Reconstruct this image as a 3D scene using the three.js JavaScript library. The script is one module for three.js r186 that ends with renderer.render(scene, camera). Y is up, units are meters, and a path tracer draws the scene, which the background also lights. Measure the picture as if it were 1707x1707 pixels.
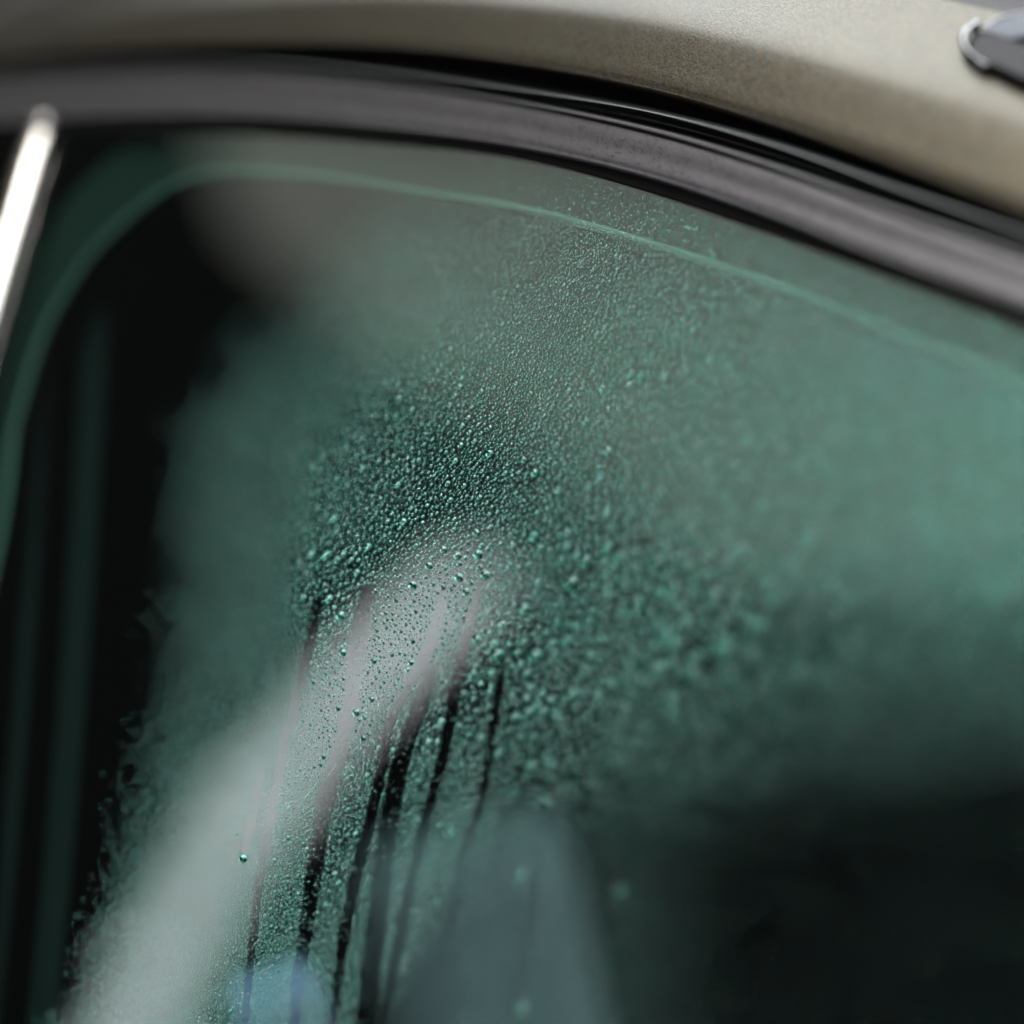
import * as THREE from 'three';
import { RoundedBoxGeometry } from 'three/addons/geometries/RoundedBoxGeometry.js';
import { mergeGeometries } from 'three/addons/utils/BufferGeometryUtils.js';

// ---------------------------------------------------------------- frame of reference
// The side glass is a plane 0.9 m in front of a close-up lens, turned 42 degrees away from it; its lean
// (38 degrees from upright) fixes where the sky is.  All lengths in metres.
const V = (x, y, z) => new THREE.Vector3(x, y, z);
const W = 1707, C = W / 2, FOV = 27, F = C / Math.tan(FOV * Math.PI / 360), ZF = 0.9, SLOPE = 0.00026;
const FOCUS_P = [350, 1600], ACROSS = [0.879, 0.476];
const inv = (x, y) => (1 + SLOPE * ((x - FOCUS_P[0]) * ACROSS[0] + (y - FOCUS_P[1]) * ACROSS[1])) / ZF;   // 1 / depth on the glass
const NC = V(SLOPE * ACROSS[0] / ZF * F, SLOPE * ACROSS[1] / ZF * F, inv(C, C));                          // glass plane: NC . P = 1 (x right, y down, z ahead)
const D0 = 1 / NC.length(), NH = NC.clone().normalize();
const atLens = (x, y, h = 0) => { const r = V((x - C) / F, (y - C) / F, 1); return r.multiplyScalar((D0 - h) / NH.dot(r)); };
const downhill = atLens(477, 1232).sub(atLens(506, 1116)).normalize();                                    // the way water runs down the glass
const LEAN = 38 * Math.PI / 180, upC = NH.clone().multiplyScalar(-Math.sin(LEAN)).addScaledVector(downhill, -Math.cos(LEAN)).normalize();
const inC = NH.clone().addScaledVector(upC, -NH.dot(upC)).normalize();                                    // level, into the car
const alongC = V(0, 0, 0).crossVectors(inC, upC).normalize();
// world axes: x along the car, y up, z out of the car
const AX = alongC, AY = upC, AZ = inC.clone().negate();
const O = atLens(C, C), H0 = 1.2;
const toWorld = (p, dir = false) => { const q = dir ? p.clone() : p.clone().sub(O); return V(q.dot(AX), q.dot(AY) + (dir ? 0 : H0), q.dot(AZ)); };
const at = (x, y, h = 0) => toWorld(atLens(x, y, h));                                                     // a point of the glass plane, or h outside it
const atDepth = (x, y, z) => toWorld(V((x - C) / F * z, (y - C) / F * z, z));
const N = toWorld(NH.clone().negate(), true);                                                              // outward normal of the glass
const EYE = toWorld(V(0, 0, 0)), LOOK = toWorld(V(0, 0, 1), true), LENS_UP = toWorld(V(0, -1, 0), true);

// ---------------------------------------------------------------- camera, sky, sun, exposure
const scene = new THREE.Scene();
const camera = new THREE.PerspectiveCamera(FOV, 1, 0.02, 400);
camera.position.copy(EYE);
camera.up.copy(LENS_UP);
camera.lookAt(EYE.clone().add(LOOK));
camera.focus = ZF;
camera.userData.fStop = 1.39;
const renderer = new THREE.WebGLRenderer({ antialias: true });
renderer.setSize(1024, 1024);
renderer.shadowMap.enabled = true;
renderer.toneMapping = THREE.LinearToneMapping;
renderer.toneMappingExposure = 4.3;

function makeSky() {                                        // an even, bright overcast
  const w = 256, h = 128, d = new Float32Array(w * h * 4);
  for (let y = 0; y < h; y++) for (let x = 0; x < w; x++) {
    const el = ((y + 0.5) / h - 0.5) * Math.PI, s = Math.max(0, Math.sin(el)), a = x / w * Math.PI * 2;
    const cloud = 1 + 0.10 * Math.sin(a * 3 + 4 * s) * Math.cos(5 * s + a) + 0.06 * Math.sin(7 * a - 9 * s);
    const b = (el < 0 ? 0.45 : 1.7 + 2.5 * s * s * s) * cloud, i = (y * w + x) * 4;
    d[i] = b * 0.94; d[i + 1] = b * 0.99; d[i + 2] = b * 1.0; d[i + 3] = 1;
  }
  const t = new THREE.DataTexture(d, w, h, THREE.RGBAFormat, THREE.FloatType);
  t.mapping = THREE.EquirectangularReflectionMapping; t.magFilter = t.minFilter = THREE.LinearFilter; t.needsUpdate = true;
  return t;
}
scene.background = scene.environment = makeSky();
const sun = new THREE.DirectionalLight(new THREE.Color(1, 0.95, 0.88), 1.0);
const sunFrom = toWorld(V(-0.52, -0.70, -0.51), true).normalize();
sun.position.copy(sunFrom).multiplyScalar(20).add(V(0, H0, 0));
sun.target.position.set(0, H0, 0);
sun.castShadow = true; sun.shadow.radius = 42;
Object.assign(sun.shadow.camera, { left: -12, right: 12, top: 12, bottom: -12, near: 0.5, far: 60 });
scene.add(sun, sun.target);

// ---------------------------------------------------------------- helpers
let seed = 7;
const rnd = () => { seed = (seed + 0x6d2b79f5) | 0; let t = Math.imul(seed ^ (seed >>> 15), 1 | seed); t = (t + Math.imul(t ^ (t >>> 7), 61 | t)) ^ t; return ((t ^ (t >>> 14)) >>> 0) / 4294967296; };
const lerp = THREE.MathUtils.lerp, smooth = THREE.MathUtils.smoothstep;
const rgb = (r, g, b) => new THREE.Color().setRGB(r, g, b);
const taken = new Map();
const numbered = (name) => { const k = taken.get(name) ?? 0; taken.set(name, k + 1); return k ? `${name}_${String(k).padStart(3, '0')}` : name; };
function tag(o, label, category, group, kind) { Object.assign(o.userData, { label, category }); if (group) o.userData.group = group; if (kind) o.userData.kind = kind; return o; }
function part(name, geometry, material, parent) { const m = new THREE.Mesh(geometry, material); m.name = name; m.castShadow = m.receiveShadow = true; parent.add(m); return m; }
function thing(name, geometry, material) { return part(numbered(name), geometry, material, scene); }
// A curve over x through given pixels, monotone between them
function curve(points) {
  const xs = points.map((p) => p[0]), ys = points.map((p) => p[1]), n = xs.length, d = [], m = [];
  for (let i = 0; i < n - 1; i++) d.push((ys[i + 1] - ys[i]) / (xs[i + 1] - xs[i]));
  for (let i = 0; i < n; i++) m.push(i === 0 ? d[0] : i === n - 1 ? d[n - 2] : (d[i - 1] + d[i]) / 2);
  return (x) => {
    let i = 0; while (i < n - 2 && x > xs[i + 1]) i++;
    if (x <= xs[0]) return ys[0] + (x - xs[0]) * m[0];
    if (x >= xs[n - 1]) return ys[n - 1] + (x - xs[n - 1]) * m[n - 1];
    const w = xs[i + 1] - xs[i], t = (x - xs[i]) / w, t2 = t * t, t3 = t2 * t;
    return (2 * t3 - 3 * t2 + 1) * ys[i] + (t3 - 2 * t2 + t) * w * m[i] + (-2 * t3 + 3 * t2) * ys[i + 1] + (t3 - t2) * w * m[i + 1];
  };
}
// A sheet through rails; rails: functions x -> [y, h]; uv in metres
function loft(rails, x0, x1, steps) {
  const pos = [], uv = [], idx = [], m = rails.length;
  let u = 0, last = null;
  for (let i = 0; i <= steps; i++) {
    const x = lerp(x0, x1, i / steps); let v = 0, prev = null;
    for (let j = 0; j < m; j++) {
      const [y, h] = rails[j](x), p = at(x, y, h);
      if (j === 0) { if (last) u += p.distanceTo(last); last = p; }
      if (prev) v += p.distanceTo(prev);
      prev = p; pos.push(p.x, p.y, p.z); uv.push(u, v);
    }
  }
  for (let i = 0; i < steps; i++) for (let j = 0; j < m - 1; j++) { const a = i * m + j, b = a + m; idx.push(a, b, a + 1, b, b + 1, a + 1); }
  const g = new THREE.BufferGeometry();
  g.setAttribute('position', new THREE.Float32BufferAttribute(pos, 3)); g.setAttribute('uv', new THREE.Float32BufferAttribute(uv, 2)); g.setIndex(idx); g.computeVertexNormals();
  const k = Math.floor(m * steps / 2);                     // face outwards
  if (V(...g.attributes.normal.array.slice(k * 3, k * 3 + 3)).dot(N) < 0) { for (let t = 0; t < idx.length; t += 3) [idx[t], idx[t + 1]] = [idx[t + 1], idx[t]]; g.setIndex(idx); g.computeVertexNormals(); }
  return g;
}
// A smooth cross-section: control [offset, h] pairs between rail functions, refined
function section(low, high, ctl, per = 5) {
  const f = curve(ctl), rails = [], lo = ctl[0][0], hi = ctl[ctl.length - 1][0], n = (ctl.length - 1) * per;
  for (let i = 0; i <= n; i++) { const s = lerp(lo, hi, i / n); rails.push((x) => [lerp(low(x), high(x), s), f(s)]); }
  return rails;
}
function noiseTexture(size, fn, srgb = false) {
  const d = new Uint8Array(size * size * 4);
  for (let y = 0; y < size; y++) for (let x = 0; x < size; x++) { const c = fn(x, y), i = (y * size + x) * 4; for (let k = 0; k < 3; k++) d[i + k] = Math.max(0, Math.min(255, c[k] * 255)); d[i + 3] = 255; }
  const t = new THREE.DataTexture(d, size, size); t.wrapS = t.wrapT = THREE.RepeatWrapping; t.magFilter = THREE.LinearFilter; t.minFilter = THREE.LinearFilter; if (srgb) t.colorSpace = THREE.SRGBColorSpace; t.needsUpdate = true; return t;
}
function lattice(size, cells) {                             // tiling value noise
  const g = Float32Array.from({ length: cells * cells }, rnd), s = cells / size;
  return (x, y) => { const u = x * s, v = y * s, i = Math.floor(u), j = Math.floor(v), a = u - i, b = v - j, k = (p, q) => g[((q % cells) + cells) % cells * cells + ((p % cells) + cells) % cells]; const e = a * a * (3 - 2 * a), f = b * b * (3 - 2 * b); return lerp(lerp(k(i, j), k(i + 1, j), e), lerp(k(i, j + 1), k(i + 1, j + 1), e), f); };
}
const per = (t, metres) => { const c = t.clone(); c.repeat.set(1 / metres, 1 / metres); c.needsUpdate = true; return c; };

// ---------------------------------------------------------------- materials
const flake = (() => { const a = lattice(512, 256), b = lattice(512, 128), e = lattice(512, 150), c = lattice(512, 10); return noiseTexture(512, (x, y) => { const l = 0.58 + 0.55 * (rnd() - 0.5) + 0.75 * (a(x, y) - 0.5) + 0.25 * (b(x, y) - 0.5) + 0.06 * (c(x, y) - 0.5), h = (e(x, y) - 0.5) * 0.30, g = (b(y, x) - 0.5) * 0.10; return [l + h, l + g, l - h * 0.5 - g]; }); })();
const flakeBump = (() => { const a = lattice(512, 300), b = lattice(512, 140); return noiseTexture(512, (x, y) => { const v = 0.5 * a(x, y) + 0.3 * b(x, y) + 0.2 * rnd(); return [v, v, v]; }); })();
const dirt = (() => { const a = lattice(512, 26), b = lattice(512, 90), c = lattice(512, 240), e = lattice(512, 70); return noiseTexture(512, (x, y) => { const spot = c(x, y) * e(x, y), v = 0.66 + 0.10 * (a(x, y) - 0.5) + 0.14 * (b(x, y) - 0.5) + 0.14 * (c(x, y) - 0.5) - (spot > 0.5 ? 0.4 : 0) + (rnd() > 0.9985 ? 0.3 : 0); return [v, v * 0.985, v * 1.01]; }); })();
const M = {
  paint: new THREE.MeshPhysicalMaterial({ color: rgb(0.047, 0.0405, 0.0295), metalness: 1, roughness: 0.38, map: per(flake, 0.10), bumpMap: per(flakeBump, 0.10), bumpScale: 0.0001, clearcoat: 0.1, clearcoatRoughness: 0.3 }),
  roofTop: new THREE.MeshPhysicalMaterial({ color: rgb(0.014, 0.012, 0.012), roughness: 0.5, specularIntensity: 0.3, map: per(flake, 0.13), bumpMap: per(flakeBump, 0.13), bumpScale: 0.0001 }),
  trim: new THREE.MeshPhysicalMaterial({ color: rgb(0.049, 0.0452, 0.047), metalness: 0.8, roughness: 0.36, map: per(dirt, 0.11), bumpMap: per(flakeBump, 0.10), bumpScale: 0.00005 }),
  bead: new THREE.MeshPhysicalMaterial({ color: rgb(0.007, 0.0066, 0.0066), roughness: 0.42, map: per(dirt, 0.11) }),
  rubber: new THREE.MeshPhysicalMaterial({ color: rgb(0.002, 0.002, 0.002), roughness: 1, specularIntensity: 0.05 }),
  chrome: new THREE.MeshPhysicalMaterial({ color: rgb(0.60, 0.565, 0.525), metalness: 1, roughness: 0.22 }),
  darkChrome: new THREE.MeshPhysicalMaterial({ color: rgb(0.085, 0.085, 0.088), metalness: 1, roughness: 0.1 }),
  glass: new THREE.MeshPhysicalMaterial({ color: rgb(0.19, 0.315, 0.28), transmission: 1, thickness: 0, roughness: 0, ior: 1.7 }),
  clear: new THREE.MeshPhysicalMaterial({ color: rgb(0.74, 0.82, 0.79), transmission: 1, thickness: 0, roughness: 0, ior: 1.52 }),
  lining: new THREE.MeshPhysicalMaterial({ color: rgb(0.004, 0.004, 0.0042), roughness: 1, specularIntensity: 0.03 }),
  innerTrim: new THREE.MeshPhysicalMaterial({ color: rgb(0.05, 0.05, 0.047), roughness: 0.8, specularIntensity: 0.3 }),
  innerPillar: new THREE.MeshPhysicalMaterial({ color: rgb(0.022, 0.023, 0.025), roughness: 0.8, specularIntensity: 0.3 }),
  lip: new THREE.MeshPhysicalMaterial({ color: rgb(0.34, 0.325, 0.31), roughness: 0.7 }),
  cloth: new THREE.MeshPhysicalMaterial({ color: rgb(0.74, 0.60, 0.74), roughness: 0.95 }),
  blue: new THREE.MeshPhysicalMaterial({ color: rgb(0.58, 0.41, 0.76), roughness: 0.9 }),
  fitting: new THREE.MeshPhysicalMaterial({ color: rgb(0.0055, 0.005, 0.0053), roughness: 0.55, specularIntensity: 0.15 }),
  blueGlass: new THREE.MeshPhysicalMaterial({ color: rgb(0.007, 0.009, 0.0145), roughness: 0.3, specularIntensity: 0.2 }),
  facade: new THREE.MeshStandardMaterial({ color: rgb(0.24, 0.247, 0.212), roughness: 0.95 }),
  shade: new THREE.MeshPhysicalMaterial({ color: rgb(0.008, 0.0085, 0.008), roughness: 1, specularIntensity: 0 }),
  asphalt: new THREE.MeshStandardMaterial({ color: rgb(0.06, 0.06, 0.06), roughness: 0.95 }),
};

// ---------------------------------------------------------------- setting: ground and what the glass mirrors
const ground = part('ground', new THREE.CircleGeometry(150, 48).rotateX(-Math.PI / 2), M.asphalt, scene); ground.userData.kind = 'structure';
const mirrored = (x, y) => { const p = at(x, y), d = p.clone().sub(EYE).normalize(); return [p, d.addScaledVector(N, -2 * d.dot(N))]; };
const [, mid] = mirrored(C, C), level = V(mid.x, 0, mid.z).normalize(), side = V(0, 0, 0).crossVectors(V(0, 1, 0), level);
function standing(name, outline, distance, depth, material) {       // an upright mass at that distance, seen in the glass
  const pts = outline.map(([x, y]) => { const [p, d] = mirrored(x, y), t = (distance - p.dot(level)) / d.dot(level), q = p.addScaledVector(d, t); return new THREE.Vector2(q.dot(side), Math.max(q.y, -0.2)); });
  const g = new THREE.ExtrudeGeometry(new THREE.Shape(pts), { depth, bevelEnabled: false });
  const m = part(name, g, material, scene);
  m.matrixAutoUpdate = false; m.matrix.makeBasis(side, V(0, 1, 0), level).setPosition(level.clone().multiplyScalar(distance));
  m.matrix.decompose(m.position, m.quaternion, m.scale); m.matrixAutoUpdate = true; m.userData.kind = 'structure';
  return m;
}
standing('building_wall', [[330, -900], [330, 150], [400, 380], [640, 600], [900, 720], [1060, 830], [1170, 958], [1707, 965], [2500, 965], [2500, -900]], 9, 1.5, M.facade);
const ragged = (f, from, to, reach) => { // boughs and gaps up a tree's outline
  const out = []; let y = from, k = 0;
  while (y < to) { out.push([f(y) + (k++ % 2 ? 1 : -1) * reach * (0.3 + 0.7 * rnd()), y]); y += 14 + 18 * rnd(); }
  return out;
};
const treeEdge = curve([[928, 690], [1030, 575], [1145, 468], [1250, 382], [1405, 282], [1605, 190], [1800, 118], [2100, 30]]);
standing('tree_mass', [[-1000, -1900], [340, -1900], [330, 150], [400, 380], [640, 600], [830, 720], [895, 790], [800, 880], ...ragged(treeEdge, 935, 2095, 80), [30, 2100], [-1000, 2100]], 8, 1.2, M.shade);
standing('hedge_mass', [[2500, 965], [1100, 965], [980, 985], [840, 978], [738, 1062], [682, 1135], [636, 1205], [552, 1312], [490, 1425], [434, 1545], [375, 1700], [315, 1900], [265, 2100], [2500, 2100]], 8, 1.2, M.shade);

// trees standing round the car park: the sky is open only above them and between the masses
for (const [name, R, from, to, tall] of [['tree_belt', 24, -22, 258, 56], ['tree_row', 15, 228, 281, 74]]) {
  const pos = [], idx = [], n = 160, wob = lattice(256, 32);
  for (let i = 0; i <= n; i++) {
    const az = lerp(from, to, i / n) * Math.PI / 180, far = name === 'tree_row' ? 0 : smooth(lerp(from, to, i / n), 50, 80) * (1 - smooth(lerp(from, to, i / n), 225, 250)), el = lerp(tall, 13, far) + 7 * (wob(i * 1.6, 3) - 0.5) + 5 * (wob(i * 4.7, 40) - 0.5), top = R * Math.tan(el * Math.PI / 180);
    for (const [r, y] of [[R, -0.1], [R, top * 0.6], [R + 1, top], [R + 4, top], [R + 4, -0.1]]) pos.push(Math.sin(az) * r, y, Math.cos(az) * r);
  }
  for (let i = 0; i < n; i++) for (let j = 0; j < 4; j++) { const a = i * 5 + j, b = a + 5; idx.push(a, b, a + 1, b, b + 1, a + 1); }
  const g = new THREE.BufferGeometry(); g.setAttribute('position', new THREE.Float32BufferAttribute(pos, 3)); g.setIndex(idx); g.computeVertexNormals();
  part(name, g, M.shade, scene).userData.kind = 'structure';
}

// ---------------------------------------------------------------- the car
const car = new THREE.Group(); car.name = 'parked_car'; scene.add(car);
tag(car, 'bronze car with black window trim, seen close at its wet green-tinted side window', 'car');
const glassTop = curve([[-300, 240], [0, 222], [111, 217], [378, 222], [605, 237], [860, 264], [1051, 311], [1277, 387], [1477, 459], [1707, 545], [2000, 665]]);
const trimLow = curve([[-300, 228], [0, 206], [111, 196], [378, 194], [605, 212], [860, 246], [1076, 296], [1277, 362], [1477, 439], [1707, 520], [2000, 632]]);
const trimMid = curve([[-300, 152], [0, 130], [151, 123], [433, 122], [605, 136], [860, 174], [1101, 227], [1277, 281], [1477, 353], [1707, 433], [2000, 545]]);
const lineHi = curve([[-300, 140], [0, 116], [151, 106], [433, 103], [605, 116], [860, 149], [1101, 190], [1302, 245], [1477, 307], [1707, 387], [2000, 492]]);
const roofLow = curve([[-300, 130], [0, 102], [151, 86], [433, 77], [655, 85], [860, 111], [1101, 160], [1277, 211], [1477, 280], [1707, 366], [2000, 480]]);
const unit = (x) => Math.max(34, 40 + 0.068 * x);
const roofProf = curve([[-0.03, -0.008], [0.0, 0.0005], [0.05, 0.0042], [0.14, 0.0054], [0.5, 0.0050], [0.9, 0.0032], [1.0, 0.0022], [1.1, 0.0006], [1.6, -0.0100], [2.15, -0.0225], [2.4, -0.032], [3.2, -0.062], [5, -0.15]]);
const roofAt = (x, y) => roofProf((roofLow(x) - y) / unit(x));
const roofRail = (v, h) => (x) => [roofLow(x) - v * unit(x), h];
const X0 = -500, X1 = 2250, ST = 120;
part('window_seal', loft(section(glassTop, trimLow, [[-0.12, -0.001], [0, 0.0003], [0.5, 0.0014], [1, 0.0030], [1.25, 0.0040]]), X0, X1, ST), M.rubber, car);
part('window_trim', loft(section(trimLow, trimMid, [[-0.05, 0.0], [0, 0.0042], [0.04, 0.0052], [0.5, 0.0055], [0.93, 0.0050], [1.0, 0.0042], [1.06, 0.0012]]), X0, X1, ST), M.trim, car);
part('drip_moulding', loft(section(trimMid, lineHi, [[-0.06, 0.001], [0, 0.0038], [0.1, 0.0060], [0.2, 0.0064], [0.28, 0.0058], [0.34, 0.002], [0.42, -0.006], [0.8, -0.007], [0.9, -0.001], [0.95, 0.0066], [0.99, 0.0072], [1.03, 0.0064], [1.08, 0.0], [1.2, -0.006]], 7), X0, X1, ST), M.bead, car);
part('roof_gap_seal', loft(section(lineHi, roofLow, [[0.05, -0.003], [0.5, -0.010], [1.3, -0.018]], 3), X0, X1, ST), M.rubber, car);
{
  const prof = curve([[-0.03, -0.008], [0.0, 0.0005], [0.05, 0.0042], [0.14, 0.0054], [0.5, 0.0050], [0.9, 0.0032], [1.0, 0.0022], [1.1, 0.0006], [1.6, -0.0100], [2.15, -0.0225]]);
  const vs = []; for (let v = -0.03; v < 0.2; v += 0.02) vs.push(v); for (let v = 0.2; v <= 2.151; v += 0.065) vs.push(v); vs.push(2.15);
  part('roof_rail', loft(vs.map((v) => roofRail(v, prof(v))), X0, X1, ST), M.paint, car);
  const top = curve([[2.13, -0.0240], [2.4, -0.032], [3.2, -0.062], [5, -0.15]]), ws = []; for (let v = 2.13; v <= 5; v += 0.15) ws.push(v);
  part('roof_panel', loft(ws.map((v) => roofRail(v, top(v))), X0, X1, ST), M.roofTop, car);
}
// side glass: one sheet from behind the top seal to far below the frame
const paneRails = []; for (let i = 0; i <= 6; i++) paneRails.push((x) => [lerp(glassTop(x) - 3, 2350, i / 6), 0]);
part('door_panel', loft([0, 0.25, 0.5, 0.75, 1].map((q) => (x) => [lerp(2335, 3700, q), 0.006 + 0.03 * q * (1 - q)]), -900, X1, 30), M.paint, car);
part('side_window', loft(paneRails, -420, X1, 40), M.glass, car);
// chrome upright at the pillar: a rounded bar on a black pillar
function bar(path, width, height, material, name, h0 = 0.002, parent = car) {   // path in pixels; a half-round bar on the glass plane
  const pos = [], idx = [], K = 14;
  path.forEach(([x, y], i) => {
    const a = at(...path[Math.max(0, i - 1)]), b = at(...path[Math.min(path.length - 1, i + 1)]), t = b.sub(a).normalize(), s = V(0, 0, 0).crossVectors(t, N).normalize(), c = at(x, y, h0);
    for (let k = 0; k <= K; k++) { const q = Math.PI * k / K, e = Math.sign(Math.cos(q)) * Math.pow(Math.abs(Math.cos(q)), 0.7), p = c.clone().addScaledVector(s, e * width / 2).addScaledVector(N, Math.pow(Math.sin(q), 0.7) * height); pos.push(p.x, p.y, p.z); }
  });
  for (let i = 0; i < path.length - 1; i++) for (let k = 0; k < K; k++) { const a = i * (K + 1) + k, b = a + K + 1; idx.push(a, a + 1, b, b, a + 1, b + 1); }
  for (const i of [0, path.length - 1]) for (let k = 1; k < K; k++) { const a = i * (K + 1); idx.push(a, a + k, a + k + 1); }
  const g = new THREE.BufferGeometry(); g.setAttribute('position', new THREE.Float32BufferAttribute(pos, 3)); g.setIndex(idx); g.computeVertexNormals();
  const nn = g.attributes.normal.array, k = 7; if (V(nn[k * 3], nn[k * 3 + 1], nn[k * 3 + 2]).dot(N) < 0) { for (let t = 0; t < idx.length; t += 3) [idx[t], idx[t + 1]] = [idx[t + 1], idx[t]]; g.setIndex(idx); g.computeVertexNormals(); }
  return part(name, g, material, parent);
}
bar([[75, 198], [65, 224], [48, 272], [28, 340], [4, 420], [-24, 520], [-60, 650], [-110, 850]], 0.0160, 0.0045, M.chrome, 'chrome_strip');
part('pillar_cover', loft([0, 0.5, 1].map((s) => (x) => [lerp(glassTop(x) - 12, 2350, s), 0.0015]), -900, -60, 12).applyMatrix4(new THREE.Matrix4()), M.rubber, car);
{ // black pillar edge between the chrome and the glass
  const P = [[100, 212], [92, 260], [70, 330], [46, 420], [20, 520], [-14, 640], [-60, 850]];
  bar(P, 0.007, 0.0012, M.rubber, 'pillar_edge', 0.0004);
}
// behind the glass: pale lip of the inner frame and the panel outside it
const LIP = [[-60, 1300], [-30, 1050], [0, 900], [15, 800], [23, 721], [38, 664], [57, 599], [76, 548], [110, 485], [152, 424], [209, 367], [274, 317], [324, 295], [381, 286], [500, 291], [554, 297], [705, 321], [860, 346], [1001, 382], [1151, 427], [1302, 479], [1452, 537], [1603, 597], [1707, 640], [1900, 725], [2200, 860]];
const lipCurve = new THREE.CatmullRomCurve3(LIP.map(([x, y]) => at(x, y, -0.006)), false, 'centripetal');
part('inner_frame_lip', new THREE.TubeGeometry(lipCurve, 200, 0.0017, 8), M.lip, car);
{
  const pts = lipCurve.getPoints(200), pos = [], idx = [];
  pts.forEach((p, i) => { // out to the glass edge: away from the window's middle
    const c = at(900, 1100, -0.006), a = pts[Math.max(0, i - 1)], b = pts[Math.min(200, i + 1)], t = b.clone().sub(a).normalize(), s = V(0, 0, 0).crossVectors(t, N).normalize(); if (s.dot(p.clone().sub(c)) < 0) s.negate();
    for (const q of [p.clone().addScaledVector(N, -0.001), p.clone().addScaledVector(s, 0.055).addScaledVector(N, -0.005)]) pos.push(q.x, q.y, q.z);
  });
  for (let i = 0; i < 200; i++) idx.push(2 * i, 2 * i + 2, 2 * i + 1, 2 * i + 2, 2 * i + 3, 2 * i + 1);
  const g = new THREE.BufferGeometry(); g.setAttribute('position', new THREE.Float32BufferAttribute(pos, 3)); g.setIndex(idx); g.computeVertexNormals();
  part('inner_frame', g, M.innerTrim, car);
}
{ // the pillar's inner face and a belt, dim beside the glass
  const P = (dx) => [[175 + dx, 520], [165 + dx, 700], [150 + dx, 950], [132 + dx, 1200], [110 + dx, 1450], [84 + dx, 1707], [40 + dx, 2100]];
  bar(P(-10), 0.018, 0.006, M.innerPillar, 'pillar_lining', -0.034);
  bar(P(-95), 0.010, 0.004, M.innerPillar, 'seat_belt', -0.03);
}
// cabin: lining from the near window's surround to the far side, with the far window open to the light
const ZFAR = -1.3, FX = [-1.6, 1.9], SILL = 1.25, HEAD = 1.62;
{
  const near = [[-900, -150], [2500, -150], [2500, 3600], [-900, 3600]].map(([x, y]) => at(x, y, -0.03)), s = Math.sign(near[1].x - near[0].x);
  const fx = s > 0 ? FX : [FX[1], FX[0]], far = [V(fx[0], 1.75, ZFAR), V(fx[1], 1.75, ZFAR), V(fx[1], 0.3, ZFAR), V(fx[0], 0.3, ZFAR)], pos = [], idx = [];
  for (let k = 0; k < 4; k++) { if (k === 1) continue; const l = (k + 1) % 4, b = pos.length / 3; for (const p of [near[k], near[l], far[l], far[k]]) pos.push(p.x, p.y, p.z); idx.push(b, b + 1, b + 2, b, b + 2, b + 3); }
  const g = new THREE.BufferGeometry(); g.setAttribute('position', new THREE.Float32BufferAttribute(pos, 3)); g.setIndex(idx); g.computeVertexNormals();
  part('cabin_lining', g, M.lining, car);
  { // the end towards the right of the frame: clear windscreen above, dark dash below
    const a = near[1], b = far[1], c = far[2], d = near[2], quad = (p, q, r, t) => { const e = new THREE.BufferGeometry(); e.setAttribute('position', new THREE.Float32BufferAttribute([p, q, r, p, r, t].flatMap((w) => w.toArray()), 3)); e.computeVertexNormals(); return e; };
    const m1 = a.clone().lerp(d, 0.62), m2 = b.clone().lerp(c, 0.45);
    part('windscreen', quad(a, b, m2, m1), M.clear, car); part('dashboard', quad(m1, m2, c, d), M.lining, car);
  }
  const rects = [[FX[0], FX[1], 0.3, SILL], [FX[0], FX[1], HEAD, 1.75], [FX[0], -1.1, SILL, HEAD], [1.4, FX[1], SILL, HEAD]];
  part('far_door', mergeGeometries(rects.map(([a, b, c, d]) => new THREE.BoxGeometry(b - a, d - c, 0.06).translate((a + b) / 2, (c + d) / 2, ZFAR))), M.lining, car);
  part('far_window', new THREE.PlaneGeometry(2.6, HEAD - SILL + 0.02).translate(0.15, (SILL + HEAD) / 2, ZFAR), M.glass, car);
}
// seat with its head restraint, seen as a blur through the glass
const seat = new THREE.Group(); seat.name = 'seat'; car.add(seat);
const boxAt = (x, y, z, w, h, d, r, turn) => { const c = atDepth(x, y, z); return new RoundedBoxGeometry(w, h, d, 5, r).rotateY(turn).translate(c.x, c.y, c.z); };
part('head_restraint', boxAt(862, 1850, 1.52, 0.148, 0.44, 0.09, 0.032, 0.72), M.cloth, seat);

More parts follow.
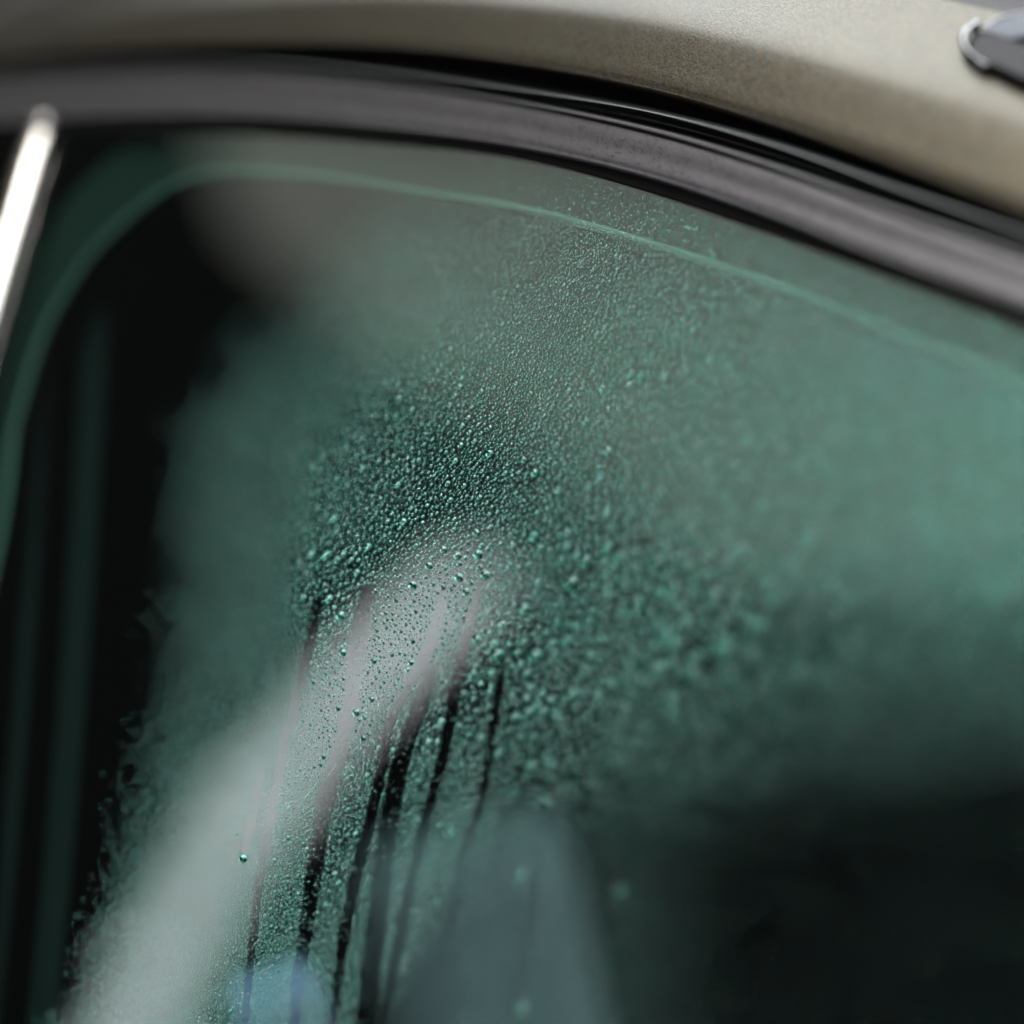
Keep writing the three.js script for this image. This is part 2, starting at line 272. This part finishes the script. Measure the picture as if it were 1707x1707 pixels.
// ---------------------------------------------------------------- roof fitting
const fit = new THREE.Group(); fit.name = 'roof_fitting'; car.add(fit);
fit.userData.label = 'pointed dark fitting with a bright chrome tip on the roof';
{
  const plate = (outline, h0, h1, material, name) => {
    const n = outline.length, pos = [], idx = [];
    for (const h of [h1, h0]) for (const [x, y] of outline) { const p = at(x, y, roofAt(x, y) + h); pos.push(p.x, p.y, p.z); }
    const tris = THREE.ShapeUtils.triangulateShape(outline.map(([x, y]) => new THREE.Vector2(x, y)), []);
    for (const [a, b, c] of tris) idx.push(a, b, c);
    for (let i = 0; i < n; i++) { const j = (i + 1) % n; idx.push(i, n + i, j, j, n + i, n + j); }
    let g = new THREE.BufferGeometry(); g.setAttribute('position', new THREE.Float32BufferAttribute(pos, 3)); g.setIndex(idx); g = g.toNonIndexed(); g.computeVertexNormals();
    return part(name, g, material, fit);
  };
  const tube = (pts, r, material, name, lift = 0) => part(name, new THREE.TubeGeometry(new THREE.CatmullRomCurve3(pts.map(([x, y]) => at(x, y, roofAt(x, y) + lift))), 60, r, 10), material, fit);
  plate([[1619, 92], [1620, 74], [1628, 60], [1640, 54], [1683, 66], [1740, 84], [1860, 130], [1860, 190], [1707, 128], [1665, 110], [1640, 100]], 0.002, 0.006, M.fitting, 'fitting_cover');
  tube([[1636, 58], [1624, 66], [1619, 78], [1626, 92], [1650, 108], [1680, 124], [1707, 137], [1760, 160], [1860, 205]], 0.0013, M.rubber, 'fitting_seal', 0.004);
  plate([[1636, 50], [1660, 34], [1690, 25], [1740, 18], [1860, 12], [1860, 60], [1740, 56], [1683, 64]], 0.0, 0.0035, M.blueGlass, 'fitting_window');
  tube([[1640, 46], [1662, 32], [1690, 24], [1740, 17], [1860, 10]], 0.0006, M.darkChrome, 'fitting_rim', 0.003);
  tube([[1632, 40], [1618, 46], [1607, 58], [1606, 72], [1614, 88], [1628, 101], [1646, 112]], 0.0015, M.darkChrome, 'chrome_rim', 0.004);
  part('chrome_knob', new THREE.SphereGeometry(0.0024, 20, 14).translate(...at(1626, 42, roofAt(1626, 42) + 0.003).toArray()), M.darkChrome, fit);
}

// ---------------------------------------------------------------- a folded blue cloth behind the glass
{
  const c = thing('folded_blanket', boxAt(472, 1716, 1.12, 0.05, 0.06, 0.05, 0.012, 0.9), M.blue);
  tag(c, 'lavender-blue folded cloth blurred behind the lower edge of the window', 'blanket');
}

// ---------------------------------------------------------------- water on the glass
function capGeometry(segments, rings, contact) {
  const R = 1 / Math.sin(contact), c = -R * Math.cos(contact), pos = [0, R + c, 0], nor = [0, 1, 0], idx = [];
  for (let r = 1; r <= rings; r++) for (let s = 0; s < segments; s++) { const t = contact * r / rings, a = 2 * Math.PI * s / segments, x = Math.sin(t) * Math.cos(a), z = Math.sin(t) * Math.sin(a), y = Math.cos(t); pos.push(x * R, y * R + c, z * R); nor.push(x, y, z); }
  for (let s = 0; s < segments; s++) { idx.push(0, 1 + (s + 1) % segments, 1 + s); for (let r = 0; r < rings - 1; r++) { const a = 1 + r * segments + s, b = 1 + r * segments + (s + 1) % segments; idx.push(a, b, a + segments, b, b + segments, a + segments); } }
  const base = pos.length / 3; pos.push(0, 0, 0); nor.push(0, -1, 0);
  for (let s = 0; s < segments; s++) { const a = 2 * Math.PI * s / segments; pos.push(Math.cos(a), 0, Math.sin(a)); nor.push(0, -1, 0); }
  for (let s = 0; s < segments; s++) idx.push(base, base + 1 + s, base + 1 + (s + 1) % segments);
  const g = new THREE.BufferGeometry(); g.setAttribute('position', new THREE.Float32BufferAttribute(pos, 3)); g.setAttribute('normal', new THREE.Float32BufferAttribute(nor, 3)); g.setIndex(idx); return g;
}
// a bead is drawn together with the green glass it sits on, so its body takes the glass's tint: one material per size
const CLASSES = [1.2, 1.9, 3.0, 4.6, 7.5], waters = CLASSES.map((r) => new THREE.MeshPhysicalMaterial({ color: rgb(1, 1, 1), transmission: 1, thickness: 0.001, roughness: 0, ior: 1.33, attenuationColor: rgb(0.085, 0.44, 0.335), attenuationDistance: 1.8 * r * ZF / F }));
const classOf = (r) => { let k = 0; while (k < CLASSES.length - 1 && r > (CLASSES[k] + CLASSES[k + 1]) / 2) k++; return k; };
const MM = ZF / F;                                          // metres per pixel of the photograph, where it is sharp
const SIZES = [[1050, 340, 3.6], [1200, 400, 5], [900, 500, 4], [750, 500, 4.5], [850, 650, 5.2], [650, 650, 6.5], [780, 780, 6.6], [600, 780, 7.5], [950, 780, 7.5], [1100, 700, 8], [650, 900, 7.5], [540, 930, 9.5], [850, 950, 10], [1000, 950, 12], [1150, 1000, 14], [1400, 950, 8.68], [1600, 700, 7.44], [1500, 500, 4.34], [700, 1050, 7.5], [620, 1130, 7], [560, 1180, 7], [500, 1000, 8.5], [450, 1080, 8], [430, 1200, 4.5], [350, 1350, 3.6], [250, 1500, 3.6], [420, 1400, 3.4], [520, 1250, 5], [480, 1350, 4], [480, 1600, 3.6], [600, 1400, 6], [700, 1250, 7], [800, 1150, 12], [900, 1150, 13], [850, 1350, 8], [1000, 1300, 8], [1100, 1450, 9], [1400, 1300, 6.2], [1400, 1600, 4.96], [800, 1600, 5], [300, 800, 4], [350, 1000, 5], [250, 1200, 3.5]];
const sizeAt = (x, y) => { let s = 0, w = 0; for (const [a, b, d] of SIZES) { const k = 1 / Math.pow((x - a) ** 2 + (y - b) ** 2 + 900, 1.6); s += k * d; w += k; } return s / w; };
const EDGE = [[-40, 2300], [110, 1700], [215, 1330], [270, 1080], [290, 690], [400, 560], [500, 450], [600, 340], [740, 280], [900, 200], [960, -200]];   // no water above and left of this line
const inWet = (x, y) => { // signed distance, positive in the wet part
  let best = 1e9, sign = 1;
  for (let i = 0; i < EDGE.length - 1; i++) { const [ax, ay] = EDGE[i], [bx, by] = EDGE[i + 1], dx = bx - ax, dy = by - ay, t = Math.max(0, Math.min(1, ((x - ax) * dx + (y - ay) * dy) / (dx * dx + dy * dy))), px = x - ax - t * dx, py = y - ay - t * dy, d = Math.hypot(px, py); if (d < best) { best = d; sign = dx * (y - ay) - dy * (x - ax) > 0 ? 1 : -1; } }
  return best * sign;
};
// runs wiped clear by falling beads: [x, y, width] along each
const RUNS = [
  [[532, 1000, 8], [522, 1050, 13], [506, 1116, 14], [492, 1180, 13], [477, 1232, 13], [463, 1300, 13], [452, 1352, 14], [435, 1447, 13], [426, 1520, 13], [419, 1588, 12], [412, 1660, 12], [406, 1730, 12], [380, 2000, 12]],
  [[612, 985, 16], [605, 1025, 30], [596, 1090, 26], [584, 1166, 24], [572, 1232, 26], [558, 1280, 28], [547, 1310, 30], [538, 1360, 27], [530, 1414, 26], [517, 1500, 24], [506, 1580, 22], [497, 1640, 22], [489, 1707, 22], [450, 2000, 20]],
  [[738, 990, 10], [729, 1041, 20], [700, 1110, 16], [672, 1160, 12], [648, 1207, 14], [638, 1270, 15], [626, 1331, 17], [610, 1400, 19], [597, 1447, 19], [584, 1510, 18], [572, 1571, 18], [562, 1640, 14], [552, 1720, 14], [520, 2000, 14]],
  [[716, 1120, 18], [704, 1166, 26], [680, 1232, 26], [667, 1280, 27], [655, 1331, 29], [644, 1410, 29], [634, 1497, 32], [621, 1600, 32], [609, 1707, 33], [580, 2000, 30]],
  [[800, 975, 8], [787, 1025, 15], [775, 1080, 16], [762, 1137, 17], [748, 1210, 18], [737, 1269, 18], [720, 1330, 16], [708, 1373, 17], [693, 1440, 16], [680, 1497, 18], [667, 1560, 18], [655, 1621, 16], [630, 1720, 20], [590, 2000, 18]],
  [[835, 1120, 6], [829, 1178, 10], [816, 1260, 11], [804, 1331, 12], [788, 1380, 12], [775, 1414, 12], [754, 1517, 12], [729, 1621, 12], [705, 1740, 12]],
  [[915, 1350, 8], [898, 1450, 12], [880, 1540, 13], [860, 1640, 12], [846, 1740, 12]],
  [[438, 1280, 9], [430, 1310, 12], [423, 1352, 12], [415, 1390, 11], [408, 1420, 11]],
];
const runDistance = (x, y) => { let best = 1e9; for (const r of RUNS) for (let i = 0; i < r.length - 1; i++) { const [ax, ay, aw] = r[i], [bx, by, bw] = r[i + 1]; if (y < ay - 40 || y > by + 40) continue; const dx = bx - ax, dy = by - ay, t = Math.max(0, Math.min(1, ((x - ax) * dx + (y - ay) * dy) / (dx * dx + dy * dy))), d = Math.hypot(x - ax - t * dx, y - ay - t * dy) - lerp(aw, bw, t) / 2; if (d < best) best = d; } return best; };
const dryness = (x, y) => smooth(y + 0.14 * (x - 1000), 960, 1560) * smooth(x + 0.5 * Math.max(0, y - 1350), 740, 850);
const lipY = curve(LIP.slice(12).map(([x, y]) => [x, y]));
const thin = (x, y) => { // how closely the beads sit: 1 = crowded
  const band = Math.exp(-(((x - 620) / 110) ** 2 + ((y - 1130) / 130) ** 2)), low = dryness(x, y), lanes = smooth(x, 480, 600) * (1 - smooth(x, 720, 800)) * smooth(y, 1230, 1400);
  const upper = 1 - smooth(y, 400 + 0.2 * Math.max(0, x - 900), 680);
  const veil = 0.03 * smooth(x, 715, 780) * (1 - smooth(x, 980, 1250)) * smooth(y, 1330, 1420), grain = 0.5 * (1 - smooth(x, 430, 560)) * smooth(y, 1180, 1320);
  const aboveLip = 1 - smooth(y - lipY(x), -25, 15);
  return Math.max(0.004 + veil, (1 - 0.55 * aboveLip) * (0.56 + grain - 0.36 * upper * (1 - 0.7 * Math.exp(-(((x - 650) / 130) ** 2 + ((y - 470) / 130) ** 2)))) * (1 - 0.5 * lanes) * (1 - 0.5 * band) * Math.pow(1 - 0.985 * low, 1.9) * (1 - 0.68 * smooth(y, 915, 1020) * smooth(x, 980, 1350)) * (1 + 0.5 * Math.exp(-(((x - 890) / 100) ** 2 + ((y - 920) / 80) ** 2))) * (1 - 0.18 * Math.exp(-(((x - 770) / 170) ** 2 + ((y - 760) / 170) ** 2))));
};
const CELL = 12, GX = 220, GY = 220, OX = -320, OY = 60, grid = Array.from({ length: GX * GY }, () => []), drops = [];
const clash = (x, y, r) => { const i0 = Math.floor((x - OX) / CELL), j0 = Math.floor((y - OY) / CELL); for (let j = j0 - 2; j <= j0 + 2; j++) for (let i = i0 - 2; i <= i0 + 2; i++) if (i >= 0 && j >= 0 && i < GX && j < GY) for (const k of grid[j * GX + i]) { const d = drops[k], q = (r + d[2]) * 1.1; if ((d[0] - x) ** 2 + (d[1] - y) ** 2 < q * q) return true; } return false; };
const put = (x, y, r, label) => { const i = Math.floor((x - OX) / CELL), j = Math.floor((y - OY) / CELL); if (i < 0 || j < 0 || i >= GX || j >= GY) return; grid[j * GX + i].push(drops.length); drops.push([x, y, r, label]); };
const NAMED = [
  [405, 1431, 7.6, 'clear bead hanging at the foot of the short pale run mark'],
  [594, 1188, 7.0, 'clear bead beside the broad bright run mark, above the pale band'],
  [480, 1397, 4.8, 'small bead just right of the long pale run mark'],
  [457, 1434, 4.2, 'lone small bead between the two pale run marks and the dark runs'],
  [395, 1390, 3.4, 'tiny dark bead left of the short pale run mark'],
  [545, 926, 9, 'large dark-capped bead among small beads at the upper end of the runs'],
  [562, 934, 7, 'bright bead next to the large dark-capped bead'],
  [522, 1137, 5.5, 'dark-rimmed bead at the left edge of the pale band'],
  [623, 1102, 6, 'dark-rimmed bead high in the pale band'],
  [870, 1685, 9, 'blurred bead low over the pale head restraint'],
  [866, 1462, 8, 'blurred bead high over the pale head restraint'],
  [1035, 1485, 7, 'blurred bead at the right edge of the head restraint'],
  [1207, 1085, 11, 'large blurred bead in the green beads right of the runs'],
  [830, 1092, 10, 'bead with a wide dark gap above it, right of the last dark run'],
  [908, 1338, 8, 'blurred bead above the top of the pale head restraint'],
];
for (const n of NAMED) put(...n);
const wisp = lattice(2048, 30), wetness = (x, y) => Math.pow(smooth(inWet(x, y) + 40 * (wisp(x + 320, y) - 0.5), -60, 320), 1.2);
function sow(scale, tries, spread, least) {
  const step = 16;
  for (let cy = 100; cy < 2150; cy += step) for (let cx = -250; cx < 2150; cx += step) {
    if (cy + step < glassTop(cx)) continue;
    const wet = wetness(cx, cy); if (wet <= 0) continue;
    const D0 = Math.max(least, sizeAt(cx, cy) * scale * (0.45 + 0.55 * wet) * (1 - 0.35 * dryness(cx, cy))), D = lerp(Math.min(D0, 2.2), D0, smooth(wet, 0.55, 0.98) * (1 - smooth(dryness(cx, cy), 0.5, 0.95))), n = step * step / (D * D) * tries * wet * thin(cx, cy), count = Math.floor(n) + (rnd() < n % 1 ? 1 : 0);
    for (let k = 0; k < count; k++) {
      const x = cx + rnd() * step, y = cy + rnd() * step; let r = D / 2 * (1 - spread / 2 + spread * Math.pow(rnd(), 1.5)); if (r < 0.85) r = 0.85;
      if (y < glassTop(x) + 4 + r) continue;
      const q = runDistance(x, y) - r * 0.6; if (q < 0 && !(r < 2 && rnd() < 0.05)) continue;
      if (!clash(x, y, r)) put(x, y, r);
    }
  }
}
sow(1.55, 0.05, 0.8, 3); sow(1.25, 0.3, 0.9, 3); sow(0.95, 1.6, 0.5, 2.6); sow(0.55, 1.6, 0.5, 2.2); sow(0.33, 1.2, 0.5, 2.0);
console.log('drops', drops.length);
const turnToGlass = new THREE.Quaternion().setFromUnitVectors(V(0, 1, 0), N);
const place = (d, m) => { const p = at(d[0], d[1], 0.00003), q = turnToGlass.clone().multiply(new THREE.Quaternion().setFromAxisAngle(V(0, 1, 0), rnd() * 6.28)), r = d[2] * MM, f = 0.86 + 0.28 * rnd(); return m.compose(p, q, V(r * (1 + 0.08 * (rnd() - 0.5)), r * f, r)); };
const seen = drops.map((d, i) => [d[3] ? 1e3 : d[0] > 0 && d[0] < W && d[1] < W ? d[2] * inv(d[0], d[1]) : -1, i]).sort((a, b) => b[0] - a[0]), own = new Set(seen.slice(0, 300).map((s) => s[1]));
const fine = capGeometry(12, 5, 1.36), full = capGeometry(28, 10, 1.45), m4 = new THREE.Matrix4();
const whereabouts = (x, y) => y < 960 && x < 880 ? ['round water bead in the sharp dark-backed patch above the water runs', 'beads above the water runs']
  : x < 540 ? ['round water bead beside the pale band, left of the water runs', 'beads left of the water runs']
  : x < 800 ? ['round water bead caught between two of the water runs', 'beads between the water runs']
  : y < 960 ? ['blurred water bead in the bright green haze below the roof trim', 'beads in the bright haze']
  : ['blurred teal water bead in the dark glass right of the water runs', 'beads right of the water runs'];
const firsts = [];
for (const i of own) {
  const d = drops[i], k = classOf(d[2]); let o;
  if (!firsts[k]) o = firsts[k] = thing('water_bead', full, waters[k]); else { o = firsts[k].clone(); o.name = numbered('water_bead'); scene.add(o); }
  place(d, m4); m4.decompose(o.position, o.quaternion, o.scale);
  const [label, group] = d[3] ? [d[3], 'water beads that stand out on the window'] : whereabouts(d[0], d[1]);
  tag(o, label, 'water bead', group);
}
const NAMES = ['water_mist', 'water_mist', 'fine_water_beads', 'water_beads_crowded', 'water_beads_crowded'], LABELS = ['finest water mist between the beads on the green-tinted window', 'fine water mist specks on the green-tinted window', 'fine water beads crowded over the green-tinted window', 'middling water beads crowded over the green-tinted window', 'broad water beads scattered over the green-tinted window'];
CLASSES.forEach((_, k) => {
  const rest = drops.filter((d, i) => !own.has(i) && classOf(d[2]) === k); if (!rest.length) return;
  const mist = new THREE.InstancedMesh(fine, waters[k], rest.length);
  rest.forEach((d, i) => mist.setMatrixAt(i, place(d, m4)));
  mist.name = numbered(NAMES[k]); tag(mist, LABELS[k], 'water drops', null, 'stuff'); scene.add(mist);
});

renderer.render(scene, camera);
